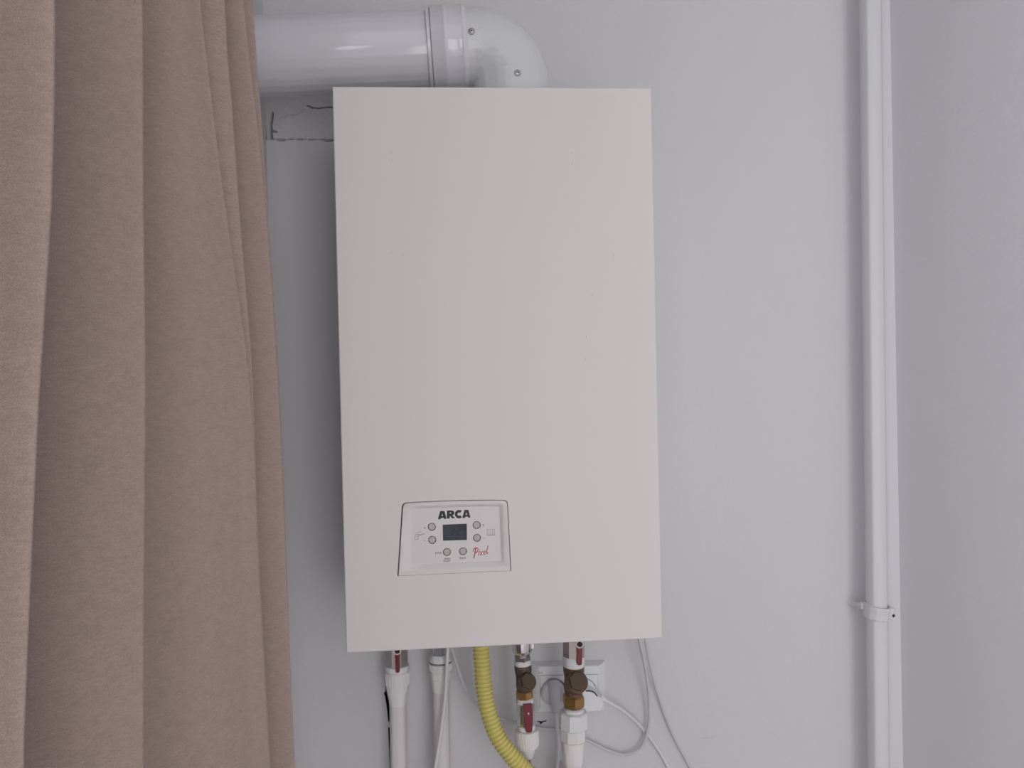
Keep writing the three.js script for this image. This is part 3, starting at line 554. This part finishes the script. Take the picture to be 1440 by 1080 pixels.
// ---------- curtain along the left wall ----------
{
  // each fold: depth z at heights y (read down the fold); folds gather at the rod and spread towards the floor
  const ease = (tab) => (y) => {
    if (y >= tab[0][0]) return tab[0][1] + Math.min(0.03, (y - tab[0][0]) * 0.05);
    for (let i = 1; i < tab.length; i++) if (y >= tab[i][0]) {
      const [ya, za] = tab[i - 1], [yb, zb] = tab[i], t = (ya - y) / (ya - yb);
      const m = (k) => (k <= 0 || k >= tab.length - 1 ? 0 : (tab[k + 1][1] - tab[k - 1][1]) / (tab[k + 1][0] - tab[k - 1][0]));
      const h = -(ya - yb), t2 = t * t, t3 = t2 * t, s0 = i - 1 ? m(i - 1) : (zb - za) / (yb - ya), s1 = i < tab.length - 1 ? m(i) : (zb - za) / (yb - ya);
      return (2 * t3 - 3 * t2 + 1) * za + (t3 - 2 * t2 + t) * h * s0 + (-2 * t3 + 3 * t2) * zb + (t3 - t2) * h * s1;
    }
    const [ya, za] = tab[tab.length - 2], [yb, zb] = tab[tab.length - 1];
    return zb + Math.max(-0.05, Math.min(0.05, (zb - za) / (yb - ya) * (y - yb) * 0.5));
  };
  const A = ease([[1.684, 0.917], [1.611, 0.923], [1.5413, 0.935], [1.476, 0.944], [1.4136, 0.952]]);
  const Bf = ease([[1.7506, 0.7807], [1.6442, 0.7869], [1.5403, 0.7911], [1.4392, 0.7999], [1.3413, 0.8075]]);
  const Cf = ease([[1.7985, 0.6821], [1.6794, 0.6396], [1.5385, 0.5806], [1.3791, 0.5672], [1.2094, 0.5484]]);
  const E = ease([[1.852, 0.5719], [1.709, 0.5161], [1.5376, 0.4825], [1.3533, 0.4673], [1.16, 0.4513]]);
  const F = ease([[1.8753, 0.5241], [1.7115, 0.4900], [1.5374, 0.4580], [1.3846, 0.4480], [1.1695, 0.440]]);
  const xp = -0.222, xv = -0.326, lerp = (a, b, t) => a + (b - a) * t, step = (a, b, v) => { v = Math.max(0, Math.min(1, (v - a) / (b - a))); return v * v * (3 - 2 * v); };
  // cloth from a fold's near edge at z = n back to the next edge at z = f: it rolls under, drops into the crease, then swells out again
  const pleat = (f, n, swell, roll = 1, p = xp) => [
    [xp - 0.010, lerp(f, n, 0.05)], [xp - 0.034 + 0.018 * swell, lerp(f, n, 0.18)], [lerp(xv, xp, 0.22 + 0.25 * swell), lerp(f, n, 0.40)], [xv + 0.006, Math.max(lerp(f, n, 0.46) + 0.010, n - 0.055)],
    [xv, n - 0.024 * roll], [p - 0.060, n - 0.004 * roll], [p - 0.030, n - 0.016 * roll], [p - 0.008, n - 0.010 * roll], [p, n]];
  const knots = (y) => {
    const a = A(y), b = Bf(y), cz = Cf(y), e = E(y), f = Math.min(F(y), e - 0.014);
    const gap = 0.010 + 0.058 * step(1.46, 1.82, y), d = Math.max(e + 0.016, cz - gap);   // the small fold between C and E melts into C lower down
    const open = step(1.75, 1.15, y);
    return [
      [-0.285, f - 0.004], [-0.255, f - 0.006], [xp - 0.004, f], [-0.268, lerp(f, e, 0.45)], [xp, e],
      [xp - 0.045, lerp(e, d, 0.22)], [xv + 0.016, lerp(e, d, 0.62)], [xp - 0.03, d - 0.006], [xp - 0.002, d], [xp - 0.004 - 0.75 * gap, lerp(d, cz, 0.55)], [xp, cz],
      ...pleat(cz, b, 0.45 * open), ...pleat(b, a, 0.5 * open, 1 - 0.4 * open, -0.202), ...pleat(a, a + 0.13, 0.4, 1, -0.205),
      [xp - 0.010, a + 0.15], [xv, a + 0.18], [xp, a + 0.21], [xv, a + 0.24], [xp, a + 0.27]];
  };
  const nu = 640, nv = 70, top = 2.55, bot = 0.012, rows = [], th = 0.0016;
  for (let j = 0; j <= nv; j++) {
    const y = lerp(bot, top, j / nv), k = knots(y).map(([x, z]) => V(x, y, z));
    const curve = new THREE.CatmullRomCurve3(k, false, 'centripetal');
    rows.push(Array.from({ length: nu + 1 }, (_, i) => curve.getPoint(i / nu)));
  }
  const pos = [], uv = [], idx = [], w = nu + 1;
  // run of cloth measured at mid height, so that the weave keeps its size
  const run = [0]; const mid = rows[Math.round(nv * 0.6)]; for (let i = 1; i <= nu; i++) run.push(run[i - 1] + mid[i].distanceTo(mid[i - 1]));
  for (const s of [0, 1]) for (let j = 0; j <= nv; j++) for (let i = 0; i <= nu; i++) {
    const p = rows[j][i], a = rows[j][Math.max(0, i - 1)], b = rows[j][Math.min(nu, i + 1)], tx = b.x - a.x, tz = b.z - a.z, l = Math.hypot(tx, tz) || 1;
    pos.push(p.x - s * th * tz / l, p.y, p.z + s * th * tx / l); uv.push(run[i], p.y);
  }
  const q = (a, b, c, d) => idx.push(a, b, c, a, c, d), half = (nv + 1) * w;
  for (let j = 0; j < nv; j++) for (let i = 0; i < nu; i++) { const a = j * w + i; q(a, a + w, a + w + 1, a + 1); q(half + a, half + a + 1, half + a + w + 1, half + a + w); }
  for (let j = 0; j < nv; j++) for (const i of [0, nu]) { const a = j * w + i; i ? q(a, a + w, half + a + w, half + a) : q(a, half + a, half + a + w, a + w); }
  for (let i = 0; i < nu; i++) for (const j of [0, nv]) { const a = j * w + i; j ? q(a, half + a, half + a + 1, a + 1) : q(a, a + 1, half + a + 1, half + a); }
  const g = new THREE.BufferGeometry(); g.setAttribute('position', new THREE.Float32BufferAttribute(pos, 3)); g.setAttribute('uv', new THREE.Float32BufferAttribute(uv, 2)); g.setIndex(idx); g.computeVertexNormals();
  const m = new THREE.Mesh(g.translate(0.27, 0, -0.8), M.velvet); m.name = 'curtain'; m.position.set(-0.27, 0, 0.8); m.castShadow = m.receiveShadow = true;
  m.userData = { label: 'brown velvet curtain hanging in deep folds beside the boiler', category: 'curtain' }; scene.add(m);
}

renderer.render(scene, camera);
